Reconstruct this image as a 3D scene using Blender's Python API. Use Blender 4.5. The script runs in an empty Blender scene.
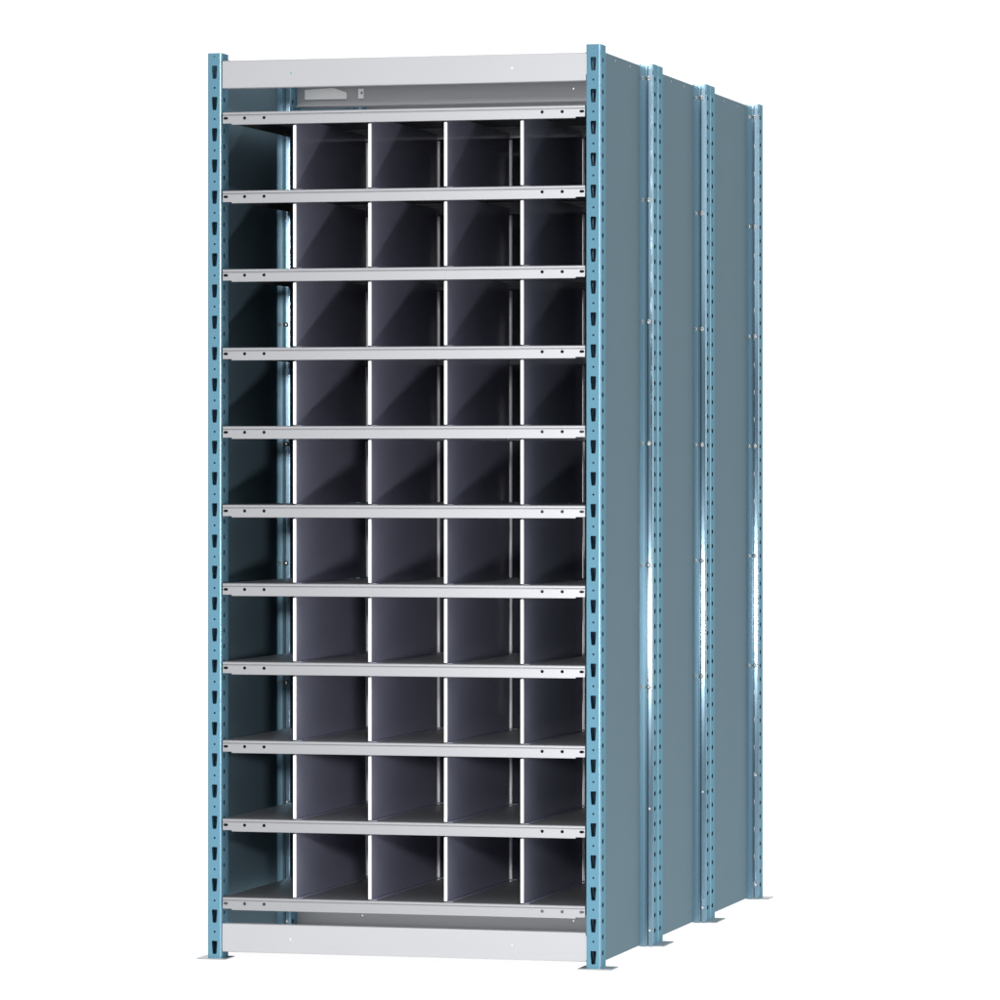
import bpy, bmesh, math
from mathutils import Vector, Matrix
from mathutils.geometry import tessellate_polygon

IN = 0.0254                      # everything below is measured in inches
scene = bpy.context.scene
COL = scene.collection

# ------------------------------------------------------------------ sizes
H = 87.0                         # post height
W = 38.807                       # overall width across the posts
PW, PD = 1.415, 2.206            # post width, depth
BAY = [(0.0, 24.471), (24.471, 49.197), (49.197, 76.518)]   # front / rear of each bay
T = 0.075                        # sheet thickness
R = 0.16                         # bend radius of a post
Z_LAT = [0.0] + [85.92 - 1.5 * k for k in range(57, -1, -1) if 85.92 - 1.5 * k > 0.2] + [H]
SHELF_Z = [6.02 + 7.53 * k for k in range(11)]              # tops of the shelves
FACE_H = 1.24
DIV_X = [PW + 7.28 + 7.483 * k for k in range(4)]
BOLT_Z = [85.6 - 12.0 * k for k in range(6)]
RIVET_Z = [13.6, 1.6]

# ------------------------------------------------------------------ materials
def principled(name, base, rough, metal=0.0, spec=0.5, coat=0.0, coat_rough=0.1):
    m = bpy.data.materials.new(name)
    m.use_nodes = True
    b = m.node_tree.nodes['Principled BSDF']
    b.inputs['Base Color'].default_value = (*base, 1)
    b.inputs['Roughness'].default_value = rough
    b.inputs['Metallic'].default_value = metal
    b.inputs['Specular IOR Level'].default_value = spec
    b.inputs['Coat Weight'].default_value = coat
    b.inputs['Coat Roughness'].default_value = coat_rough
    return m

def vary(m, scale, col_amt, rough_amt=0.0, bump=0.0, stretch=(1, 1, 1), detail=3.0):
    """mottle a paint or metal: slight noise in value, gloss and surface"""
    nt = m.node_tree
    b = nt.nodes['Principled BSDF']
    tc = nt.nodes.new('ShaderNodeTexCoord')
    mp = nt.nodes.new('ShaderNodeMapping')
    mp.inputs['Scale'].default_value = stretch
    no = nt.nodes.new('ShaderNodeTexNoise')
    no.inputs['Scale'].default_value = scale
    no.inputs['Detail'].default_value = detail
    nt.links.new(tc.outputs['Object'], mp.inputs['Vector'])
    nt.links.new(mp.outputs['Vector'], no.inputs['Vector'])
    base = b.inputs['Base Color'].default_value[:]
    mx = nt.nodes.new('ShaderNodeMix'); mx.data_type = 'RGBA'
    mx.inputs[6].default_value = tuple(c * (1 - col_amt) for c in base[:3]) + (1,)
    mx.inputs[7].default_value = tuple(min(1, c * (1 + col_amt)) for c in base[:3]) + (1,)
    nt.links.new(no.outputs['Fac'], mx.inputs[0])
    nt.links.new(mx.outputs[2], b.inputs['Base Color'])
    if rough_amt:
        r0 = b.inputs['Roughness'].default_value
        mr = nt.nodes.new('ShaderNodeMapRange')
        mr.inputs['To Min'].default_value = r0 - rough_amt
        mr.inputs['To Max'].default_value = r0 + rough_amt
        nt.links.new(no.outputs['Fac'], mr.inputs['Value'])
        nt.links.new(mr.outputs['Result'], b.inputs['Roughness'])
    if bump:
        bp = nt.nodes.new('ShaderNodeBump')
        bp.inputs['Strength'].default_value = bump
        bp.inputs['Distance'].default_value = 0.0006
        nt.links.new(no.outputs['Fac'], bp.inputs['Height'])
        nt.links.new(bp.outputs['Normal'], b.inputs['Normal'])
    return m

M_POST = vary(principled('blue_post_paint', (0.112, 0.245, 0.33), 0.45, 0.0, spec=0.0), 40, 0.03, 0.02)
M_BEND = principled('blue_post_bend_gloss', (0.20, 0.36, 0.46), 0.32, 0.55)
M_LIP = vary(principled('blue_zinc_lip', (0.20, 0.32, 0.41), 0.15, 0.62), 260, 0.14, 0.015)
M_PANEL = vary(principled('grey_blue_panel_paint', (0.125, 0.190, 0.232), 0.50, 0.0, spec=0.0), 6, 0.03, 0.02)
M_SHELF = vary(principled('light_grey_shelf_paint', (0.32, 0.325, 0.34), 0.48, 0.95), 12, 0.015, 0.02)
M_BEAM = vary(principled('light_grey_beam_paint', (0.41, 0.415, 0.432), 0.42, 0.15, spec=0.3), 8, 0.015, 0.02)
M_DIV = vary(principled('dark_grey_divider_paint', (0.34, 0.35, 0.46), 0.07, 0.0, spec=0.5), 10, 0.03, 0.015)
M_EDGE = principled('white_divider_edge', (0.88, 0.88, 0.90), 0.4)
M_ZINC = principled('zinc_bolt', (0.55, 0.56, 0.56), 0.3, 0.9)
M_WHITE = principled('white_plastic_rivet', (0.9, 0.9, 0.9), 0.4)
M_FOOT = vary(principled('grey_foot_steel', (0.35, 0.37, 0.39), 0.35, 0.7), 60, 0.08, 0.04, 0.05)

# ------------------------------------------------------------------ mesh helpers
def finish(name, bm, mats, parent=None, smooth=None, merge=True):
    if merge:
        bmesh.ops.remove_doubles(bm, verts=bm.verts, dist=0.002)
    bmesh.ops.recalc_face_normals(bm, faces=bm.faces)
    bmesh.ops.scale(bm, vec=(IN, IN, IN), verts=bm.verts)
    me = bpy.data.meshes.new(name)
    bm.to_mesh(me); bm.free()
    for m in (mats if isinstance(mats, (list, tuple)) else [mats]):
        me.materials.append(m)
    if smooth is not None:
        for p in me.polygons:
            p.use_smooth = True
        me.set_sharp_from_angle(angle=math.radians(smooth))
    o = bpy.data.objects.new(name, me)
    COL.objects.link(o)
    if parent:
        o.parent = parent
    return o

def box(bm, x0, x1, y0, y1, z0, z1, mi=0, bevel=0.0):
    vs = [bm.verts.new(p) for p in
          [(x0, y0, z0), (x1, y0, z0), (x1, y1, z0), (x0, y1, z0),
           (x0, y0, z1), (x1, y0, z1), (x1, y1, z1), (x0, y1, z1)]]
    fs = [bm.faces.new([vs[i] for i in f]) for f in
          [(0, 3, 2, 1), (4, 5, 6, 7), (0, 1, 5, 4), (1, 2, 6, 5), (2, 3, 7, 6), (3, 0, 4, 7)]]
    for f in fs:
        f.material_index = mi
    if bevel:
        es = list({e for f in fs for e in f.edges})
        r = bmesh.ops.bevel(bm, geom=es, offset=bevel, segments=2, affect='EDGES', profile=0.5)
        for f in r['faces']:
            f.material_index = mi

def sheet_cell(bm, to3, u0, u1, v0, v1, hole=None, mi=0, depth=None):
    """one rectangle of sheet metal, with an optional hole polygon cut through it;
    depth: add the hole's walls, pushed to the back of the sheet"""
    outer = [(u0, v0), (u1, v0), (u1, v1), (u0, v1)]
    if not hole:
        f = bm.faces.new([bm.verts.new(to3(*p)) for p in outer]); f.material_index = mi
        return
    pts = outer + list(hole)
    vs = [bm.verts.new(to3(*p)) for p in pts]
    for t in tessellate_polygon([[Vector((*p, 0)) for p in outer], [Vector((*p, 0)) for p in hole]]):
        try:
            f = bm.faces.new([vs[i] for i in t]); f.material_index = mi
        except ValueError:
            pass

def disc(cu, cv, ru, rv=None, n=12):
    rv = rv or ru
    return [(cu + ru * math.cos(2 * math.pi * k / n), cv + rv * math.sin(2 * math.pi * k / n)) for k in range(n)]

def slot_shape(cu, cv):
    """keyhole-like slot: wide at the top, tapering down"""
    h, a, b = 1.27 / 2, 0.275, 0.195
    p = [(-a, h - .06), (-a + .05, h), (a - .05, h), (a, h - .06), (a - .005, h - .36), (b, -h + .06),
         (b - .05, -h), (-b + .05, -h), (-b, -h + .06), (-a + .005, h - .36)]
    return [(cu + x, cv + y) for x, y in p]

def add_solidify(o, t, offset=-1.0):
    s = o.modifiers.new('sheet', 'SOLIDIFY')
    s.thickness = t * IN
    s.offset = offset
    s.use_even_offset = False
    return o

def bake_modifiers(o):
    dg = bpy.context.evaluated_depsgraph_get()
    me = bpy.data.meshes.new_from_object(o.evaluated_get(dg))
    old = o.data
    o.modifiers.clear()
    o.data = me
    bpy.data.meshes.remove(old)
    me.name = o.name
    shade(me)
    return o

def shade(me):
    """flat sheet stays flat; only the bends are smooth"""
    for p in me.polygons:
        p.use_smooth = max(abs(c) for c in p.normal) < 0.975

def orient(bm, ref):
    """make all normals of an open shell point away from ref(x, y, z)"""
    for f in bm.faces:
        c = f.calc_center_median()
        if f.normal.dot(c - ref(c)) < 0:
            f.normal_flip()

# ------------------------------------------------------------------ upright post
def post_mesh(rear):
    """C-section: closed slotted face, two punched sides, two lips.  Built with the closed face
    at y = 0 and lips at y = PD; the rear posts are the same turned back to front."""
    bm = bmesh.new()
    mir = (lambda y: PD - y) if rear else (lambda y: y)
    hole_y = 1.456 if rear else 0.87
    cz = [(Z_LAT[i] + Z_LAT[i + 1]) / 2 for i in range(len(Z_LAT) - 1)]
    top_c = 85.17
    for i in range(len(Z_LAT) - 1):
        z0, z1 = Z_LAT[i], Z_LAT[i + 1]
        full = abs((z1 - z0) - 1.5) < 1e-3
        k = round((top_c - cz[i]) / 1.5) if full else None
        # closed face
        hole = None
        if full:
            hole = slot_shape(PW / 2, cz[i]) if k % 2 == 0 else disc(PW / 2, cz[i], .10)
        elif z1 == H:
            hole = disc(PW / 2, 86.67, .09)
        sheet_cell(bm, lambda u, v: (u, mir(0.0), v), R, PW - R, z0, z1, hole, 0)
        # sides
        hole = disc(hole_y, cz[i] + .38, .37, .25, 10) if full else None
        for x in (0.0, PW):
            sheet_cell(bm, lambda u, v, x=x: (x, mir(u), v), R, PD - R, z0, z1, hole, 0)
        # bends
        n = 4
        for (cx, cy, a0) in ((R, R, 180), (PW - R, R, 270), (PW - R, PD - R, 0), (R, PD - R, 90)):
            pr = [(cx + R * math.cos(math.radians(a0 + 90 * j / n)), cy + R * math.sin(math.radians(a0 + 90 * j / n)))
                  for j in range(n + 1)]
            for j in range(n):
                (xa, ya), (xb, yb) = pr[j], pr[j + 1]
                f = bm.faces.new([bm.verts.new(p) for p in
                                  [(xa, mir(ya), z0), (xb, mir(yb), z0), (xb, mir(yb), z1), (xa, mir(ya), z1)]])
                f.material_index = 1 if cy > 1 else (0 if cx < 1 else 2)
        # lips
        sheet_cell(bm, lambda u, v: (u, mir(PD + .085 * (.82 - u)), v), R + .02, .82, z0, z1, None, 1)
        sheet_cell(bm, lambda u, v: (u, mir(PD + .12 * (PW - R - u)), v), .92, PW - R, z0, z1, None, 1)
    bmesh.ops.remove_doubles(bm, verts=bm.verts, dist=0.002)
    bm.normal_update()
    orient(bm, lambda c: Vector((PW / 2, PD / 2, c.z)))
    o_bm = bm
    bmesh.ops.scale(o_bm, vec=(IN, IN, IN), verts=o_bm.verts)
    me = bpy.data.meshes.new('upright_post')
    o_bm.to_mesh(me); o_bm.free()
    me.materials.append(M_POST); me.materials.append(M_LIP); me.materials.append(M_BEND)
    for p in me.polygons:
        p.use_smooth = True
    me.set_sharp_from_angle(angle=math.radians(35))
    o = bpy.data.objects.new('upright_post', me); COL.objects.link(o)
    add_solidify(o, .03)
    return bake_modifiers(o)

def copy_of(o, loc, parent, first):
    """the first use takes the object itself, later ones a copy sharing its mesh"""
    if first:
        c = o
    else:
        c = o.copy(); COL.objects.link(c)
    c.location = Vector(loc) * IN
    c.parent = parent
    return c

# ------------------------------------------------------------------ the rack
rack = bpy.data.objects.new('shelving_rack', None)
COL.objects.link(rack)
rack.empty_display_size = 0.2
rack['label'] = 'tall blue and grey steel bin shelving rack, three bays deep, on a white floor'
rack['category'] = 'shelving'

# bolts and rivets
bm = bmesh.new()
prof = [(0.26, 0.0), (0.26, -0.06), (0.23, -0.12), (0.14, -0.175), (0.0, -0.19)]
n = 16
rings = [[bm.verts.new((r * math.cos(2 * math.pi * k / n), y, r * math.sin(2 * math.pi * k / n))) for k in range(n)]
         for r, y in prof[:-1]]
tip = bm.verts.new((0, prof[-1][1], 0))
for a, b in zip(rings, rings[1:]):
    for k in range(n):
        bm.faces.new((a[k], a[(k + 1) % n], b[(k + 1) % n], b[k]))
for k in range(n):
    bm.faces.new((rings[-1][k], rings[-1][(k + 1) % n], tip))
BOLT = finish('bolt', bm, M_ZINC, smooth=50)
bm = bmesh.new()
rings = [[bm.verts.new((r * math.cos(math.pi / 6 + 2 * math.pi * k / 6), y, r * math.sin(math.pi / 6 + 2 * math.pi * k / 6)))
          for k in range(6)] for r, y in ((0.2, 0.0), (0.2, -0.10), (0.16, -0.13))]
for a, b in zip(rings, rings[1:]):
    for k in range(6):
        bm.faces.new((a[k], a[(k + 1) % 6], b[(k + 1) % 6], b[k]))
bm.faces.new(rings[-1])
NUT = finish('nut', bm, M_ZINC)
bm = bmesh.new()
bmesh.ops.create_uvsphere(bm, u_segments=12, v_segments=8, radius=0.13)
bmesh.ops.scale(bm, vec=(1, .45, 1), verts=bm.verts)
RIVET = finish('rivet', bm, M_WHITE, smooth=60)
used = set()
def use(o, loc, parent):
    c = copy_of(o, loc, parent, o.name not in used)
    used.add(o.name if o.name in ('bolt', 'nut', 'rivet') else o.name)
    return c

POST_F = post_mesh(False); POST_R = post_mesh(True)
first_f = first_r = True
for bi, (yf, yr) in enumerate(BAY):
    for side, x0 in ((0, 0.0), (1, W - PW)):
        copy_of(POST_F, (x0, yf, 0), rack, first_f); first_f = False
        pr = copy_of(POST_R, (x0, yr - PD, 0), rack, first_r); first_r = False
        # bolts through the lips the picture can see
        if side == 1 or bi == 0:
            for z in BOLT_Z:
                use(BOLT, (.93, -.002, z), pr)
                use(NUT, (.28, -.06, z), pr)
            for z in RIVET_Z:
                use(RIVET, (1.02, -.005, z), pr)
                use(RIVET, (.30, -.065, z), pr)

# foot plates: single at the front and rear, one shared by each back-to-back pair
def foot_plate(x0, y0, y1):
    lx, rx = (1.0, .5) if x0 == 0.0 else (.75, 1.12)
    bm = bmesh.new()
    box(bm, -lx, PW + rx, 0, y1 - y0, 0.0, 0.10, bevel=0.02)
    o = finish('foot_plate', bm, M_FOOT, rack)
    o.location = (x0 * IN, y0 * IN, 0.001)
for x0 in (0.0, W - PW):
    foot_plate(x0, -0.35, PD + 0.3)
    foot_plate(x0, BAY[0][1] - PD - .02, BAY[0][1] + PD + .02)
    foot_plate(x0, BAY[1][1] - PD - .02, BAY[1][1] + PD + .02)
    foot_plate(x0, BAY[2][1] - PD - .02, BAY[2][1] + .3)

# side panels, flanged outwards onto the post lips
for bi, (yf, yr) in enumerate(BAY):
    for x0 in (0.0, W - PW):
        bm = bmesh.new()
        y0, y1 = PD + .11, (yr - yf) - PD - .11
        z0, z1 = 0.12, H - .12
        L = y1 - y0
        cs = [y0 + L * f_ for f_ in (.18, .49, .80)]
        cb = [y0, y0 + L * .33, y0 + L * .64, y1]
        xs = 0.02
        to = lambda u, v: (xs, u, v)
        sheet_cell(bm, to, y0, y1, z0, z1 - .9)
        for q in range(3):
            sheet_cell(bm, to, cb[q], cb[q + 1], z1 - .9, z1, disc(cs[q], z1 - .42, .17))
        for yy, s in ((y0, 1), (y1, -1)):
            sheet_cell(bm, lambda u, v, yy=yy: (u, yy + .07 * (u - .62), v), xs, 0.62, z0, z1, mi=1)
        bmesh.ops.remove_doubles(bm, verts=bm.verts, dist=0.002)
        o = finish('side_panel', bm, [M_PANEL, M_BEND], rack)
        o.location = (x0 * IN, yf * IN, 0)
        add_solidify(o, 0.05, 0.0); bake_modifiers(o)

# back panel closing the rear bay
bm = bmesh.new()
box(bm, PW + .05, W - PW - .05, BAY[2][1] - .32, BAY[2][1] - .27, 0.8, 86.2)
finish('back_panel', bm, M_PANEL, rack)

# header and base beams: channels with turned lips, front and rear of every bay
def beam(name, z0, z1, y, face):
    """face = -1 looks to the front, +1 to the back"""
    L = W - 2 * PW - .10
    h = z1 - z0
    bm = bmesh.new()
    t, r, lip = .04, .05, .9
    holes = [L * .19, L * .80]
    pr = [(lip, r * .0), (r, 0)] + [(r - r * math.sin(math.radians(a)), r - r * math.cos(math.radians(a))) for a in (30, 60)] + [(0, r)]
    cells = [0, L * .5, L]
    for i, hx in enumerate(holes):
        sheet_cell(bm, lambda u, v: (u, 0, v), cells[i], cells[i + 1], r, h - r, disc(hx, h * .5, .11))
    for top in (0, 1):
        for (ya, za), (yb, zb) in zip(pr, pr[1:]):
            if top: za, zb = h - za, h - zb
            for i in range(2):
                bm.faces.new([bm.verts.new(p) for p in [(cells[i], ya, za), (cells[i + 1], ya, za), (cells[i + 1], yb, zb), (cells[i], yb, zb)]])
    bmesh.ops.remove_doubles(bm, verts=bm.verts, dist=0.002)
    bm.normal_update()
    orient(bm, lambda c: Vector((c.x, .5, h / 2)))
    if face > 0:
        bmesh.ops.scale(bm, vec=(1, -1, 1), verts=bm.verts)
        bmesh.ops.reverse_faces(bm, faces=bm.faces)
    bmesh.ops.scale(bm, vec=(IN, IN, IN), verts=bm.verts)
    me = bpy.data.meshes.new(name); bm.to_mesh(me); bm.free()
    me.materials.append(M_BEAM)
    for p in me.polygons: p.use_smooth = True
    me.set_sharp_from_angle(angle=math.radians(50))
    o = bpy.data.objects.new(name, me); COL.objects.link(o)
    o.parent = rack
    o.location = ((PW + .05) * IN, y * IN, z0 * IN)
    add_solidify(o, t); bake_modifiers(o)
    return o
for bi, (yf, yr) in enumerate(BAY):
    beam('header_beam', 83.6, 86.25, yf + .12, -1)
    beam('header_beam', 83.6, 86.25, yr - .12, 1)
    beam('base_beam', .76, 3.49, yf + .10, -1)
    beam('base_beam', .76, 3.49, yr - .10, 1)

# tapered white plate and clip on the rear header, in view through the gap under the front one
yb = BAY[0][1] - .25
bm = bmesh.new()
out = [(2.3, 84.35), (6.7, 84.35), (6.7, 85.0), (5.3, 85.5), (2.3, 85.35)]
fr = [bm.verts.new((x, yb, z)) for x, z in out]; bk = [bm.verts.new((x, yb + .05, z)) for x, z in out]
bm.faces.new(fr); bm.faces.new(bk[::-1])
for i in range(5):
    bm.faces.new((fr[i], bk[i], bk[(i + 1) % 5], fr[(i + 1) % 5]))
finish('tapered_plate', bm, M_WHITE, rack)
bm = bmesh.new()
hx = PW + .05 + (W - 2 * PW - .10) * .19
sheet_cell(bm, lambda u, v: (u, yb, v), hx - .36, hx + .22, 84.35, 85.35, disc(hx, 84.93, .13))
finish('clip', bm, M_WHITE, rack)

# shelf: deck with a folded, grooved face front and rear
SHELF_MESH = {}
def shelf_mesh(depth):
    L = W - 2 * PW - .22
    bm = bmesh.new()
    t = .06
    # deck stops short of the folded faces
    def face(y_of):
        n_ = .9
        prof = [(.22, 0), (.10, -.008), (.03, -.04), (0, -.10), (0, -.25), (.07, -.31), (.07, -.35), (0, -.40)]
        for (ya, za), (yb, zb) in zip(prof, prof[1:]):
            bm.faces.new([bm.verts.new(p) for p in [(0, y_of(ya), za), (L, y_of(ya), za), (L, y_of(yb), zb), (0, y_of(yb), zb)]])
        to = lambda u, v: (u, y_of(0), v)
        zb_end, zb = -FACE_H + .14, -FACE_H
        hz = -.60
        hx = [.22, 2.2, 4.15]
        cut = [0, .9, 3.2, 5.2, L - 5.2, L - 3.2, L - .9, L]
        hs = [disc(.30, hz, .25, .14), disc(hx[1], hz, .16), disc(hx[2], hz, .16), None,
              disc(L - hx[2], hz, .16), disc(L - hx[1], hz, .16), disc(L - .30, hz, .25, .14)]
        for i in range(7):
            sheet_cell(bm, to, cut[i], cut[i + 1], zb_end, -.40, hs[i])
            if 0 < i < 6:
                sheet_cell(bm, to, cut[i], cut[i + 1], zb + .05, zb_end)
        low = [(0, zb + .05), (.02, zb + .015), (.06, zb), (.55, zb)]
        for (ya, za), (yb, zb_) in zip(low, low[1:]):
            bm.faces.new([bm.verts.new(p) for p in [(.9, y_of(ya), za), (L - .9, y_of(ya), za), (L - .9, y_of(yb), zb_), (.9, y_of(yb), zb_)]])
    face(lambda y: y)
    face(lambda y: depth - y)
    bm.faces.new([bm.verts.new(p) for p in [(0, .22, 0), (L, .22, 0), (L, depth - .22, 0), (0, depth - .22, 0)]])
    # folded ends
    for x in (0, L):
        bm.faces.new([bm.verts.new(p) for p in [(x, .22, 0), (x, depth - .22, 0), (x, depth - .22, -.9), (x, .22, -.9)]])
    bmesh.ops.remove_doubles(bm, verts=bm.verts, dist=0.002)
    bm.normal_update()
    orient(bm, lambda c: Vector((L / 2 if 1 < c.x < L - 1 or c.z > -.01 else L / 2, depth / 2, -.62)) if abs(c.x - L / 2) > L / 2 - .001
           else Vector((c.x, min(max(c.y, .6), depth - .6), -.62)))
    bmesh.ops.scale(bm, vec=(IN, IN, IN), verts=bm.verts)
    me = bpy.data.meshes.new('shelf'); bm.to_mesh(me); bm.free()
    me.materials.append(M_SHELF)
    for p in me.polygons: p.use_smooth = True
    me.set_sharp_from_angle(angle=math.radians(40))
    o = bpy.data.objects.new('shelf', me); COL.objects.link(o)
    add_solidify(o, t)
    return bake_modifiers(o)

def divider_mesh(bm, depth, x=0.0, z=0.0):
    h0, h1 = z + .09, z + 7.53 - FACE_H - .12
    box(bm, x - .03, x + .03, .30, depth - .1, h0, h1 + .7, 0)          # sheet
    # hemmed white front edge
    box(bm, x - .15, x + .15, .0, .28, h0, h1, 1, bevel=.05)
    # foot flange lying on the deck and spot welds
    box(bm, x + .03, x + .62, .35, depth - .15, z + .012, z + .06, 0)

for bi, (yf, yr) in enumerate(BAY):
    depth = (yr - yf) - .12
    x_sh = PW + .11
    proto = shelf_mesh(depth)
    dproto = None
    for k, z in enumerate(SHELF_Z):
        sh = copy_of(proto, (x_sh, yf + .02, z), rack, k == 0)
        if k == 10:
            continue                                   # nothing stands on the top shelf
        for d, x in enumerate(DIV_X):
            if bi == 2 and d > 1:
                continue
            if dproto is None:
                bm = bmesh.new(); divider_mesh(bm, depth - .3)
                dproto = finish('bin_divider', bm, [M_DIV, M_EDGE])
                dv = dproto
            else:
                dv = dproto.copy(); COL.objects.link(dv)
            dv.parent = sh
            dv.location = ((x - x_sh) * IN, .10 * IN, 0)
    if bi == 2:                                        # the twenty past the first hundred
        bm = bmesh.new()
        for z in SHELF_Z[:10]:
            for x in DIV_X[2:]:
                divider_mesh(bm, depth - .3, x, z)
        o = finish('bin_divider', bm, [M_DIV, M_EDGE], rack, merge=False)
        o.location = (0, (yf + .12) * IN, 0)
        o['kind'] = 'stuff'

# ------------------------------------------------------------------ white floor; added glow passes up through it, hiding shadows
m = bpy.data.materials.new('added_glow_floor'); m.use_nodes = True
nt = m.node_tree; nt.nodes.clear()
out = nt.nodes.new('ShaderNodeOutputMaterial')
tr = nt.nodes.new('ShaderNodeBsdfTranslucent'); tr.inputs['Color'].default_value = (.97, .97, .97, 1)
df = nt.nodes.new('ShaderNodeBsdfDiffuse'); df.inputs['Color'].default_value = (.9, .9, .9, 1)
mx = nt.nodes.new('ShaderNodeMixShader'); mx.inputs[0].default_value = .12
nt.links.new(tr.outputs[0], mx.inputs[1]); nt.links.new(df.outputs[0], mx.inputs[2])
nt.links.new(mx.outputs[0], out.inputs['Surface'])
bm = bmesh.new()
FL = (-90, 130, -110, 170)
vs = [bm.verts.new((x, y, 0)) for x, y in ((FL[0], FL[2]), (FL[1], FL[2]), (FL[1], FL[3]), (FL[0], FL[3]))]
bm.faces.new(vs)
fl = finish('floor', bm, m)
fl['kind'] = 'structure'

# ------------------------------------------------------------------ world: white surround behind, added glow below and overhead, dimmer in front
w = bpy.data.worlds.new('World'); scene.world = w; w.use_nodes = True
nt = w.node_tree; nt.nodes.clear()
wo = nt.nodes.new('ShaderNodeOutputWorld')
bg = nt.nodes.new('ShaderNodeBackground')
tc = nt.nodes.new('ShaderNodeTexCoord')
sx = nt.nodes.new('ShaderNodeSeparateXYZ')
nt.links.new(tc.outputs['Generated'], sx.inputs[0])
def maprange(src, a, b, c, d):
    n_ = nt.nodes.new('ShaderNodeMapRange')
    n_.interpolation_type = 'SMOOTHSTEP'
    for k_, v_ in (('From Min', a), ('From Max', b), ('To Min', c), ('To Max', d)):
        n_.inputs[k_].default_value = v_
    nt.links.new(src, n_.inputs['Value'])
    return n_.outputs['Result']
FRONT, BACK, BELOW = 0.12, 1.15, 1.42
yv = maprange(sx.outputs['Y'], .5, .88, FRONT, BACK)
zv = maprange(sx.outputs['Z'], -.75, -.25, 1.0, 0.0)
mxw = nt.nodes.new('ShaderNodeMix'); mxw.data_type = 'FLOAT'
nt.links.new(zv, mxw.inputs[0]); nt.links.new(yv, mxw.inputs[2]); mxw.inputs[3].default_value = BELOW
mxz = nt.nodes.new('ShaderNodeMix'); mxz.data_type = 'FLOAT'
nt.links.new(maprange(sx.outputs['Z'], .3, .8, 0.0, 1.0), mxz.inputs[0])
nt.links.new(mxw.outputs[0], mxz.inputs[2]); mxz.inputs[3].default_value = 1.8
cmb = nt.nodes.new('ShaderNodeCombineXYZ')
for i in range(3):
    nt.links.new(mxz.outputs[0], cmb.inputs[i])
nt.links.new(cmb.outputs[0], bg.inputs['Color'])
bg.inputs['Strength'].default_value = 1.0
nt.links.new(bg.outputs[0], wo.inputs['Surface'])

# ------------------------------------------------------------------ lamps
def area(name, loc, target, sx_, sy_, power, color=(1, 1, 1)):
    l = bpy.data.lights.new(name, 'AREA'); l.shape = 'RECTANGLE'
    l.size, l.size_y = sx_ * IN, sy_ * IN
    l.energy = power; l.color = color
    o = bpy.data.objects.new(name, l); COL.objects.link(o)
    o.location = Vector(loc) * IN
    d = (Vector(target) - Vector(loc)).normalized()
    o.rotation_euler = d.to_track_quat('-Z', 'Y').to_euler()
    return o
area('key_lamp', (43, -75, 28), (20, 0, 40), 5, 5, 16)
area('high_softbox', (52, -110, 96), (46, 20, 84), 44, 56, 12)
area('front_softbox', (-68, -300, 60), (18, 0, 44), 130, 170, 16)
area('far_fill', (20, -400, 86), (16, 0, 45), 24, 24, 510)  # unseen fill, added to brighten the front faces
area('side_fill', (330, 30, 60), (38, 30, 45), 150, 110, 250, (1, .88, .80))  # unseen fill, added to light the right-hand panels evenly

# ------------------------------------------------------------------ camera
cam_d = bpy.data.cameras.new('Camera')
cam = bpy.data.objects.new('Camera', cam_d); COL.objects.link(cam)
scene.camera = cam
F = 4645.7
cam_d.sensor_width = 36; cam_d.sensor_fit = 'HORIZONTAL'
cam_d.lens = F / 1000 * 36
cam_d.shift_y = (469.29 - 500) / 1000
cam_d.clip_start = 0.1; cam_d.clip_end = 200
cam.location = Vector((140.426, -424.364, 47.057)) * IN
cam.rotation_euler = (math.radians(90), 0, 0.2567)

vs_ = scene.view_settings
vs_.view_transform = 'Standard'; vs_.look = 'None'; vs_.exposure = 0; vs_.gamma = 1; vs_.use_curve_mapping = False
scene.cycles.max_bounces = 10
scene.cycles.diffuse_bounces = 5
scene.cycles.glossy_bounces = 6
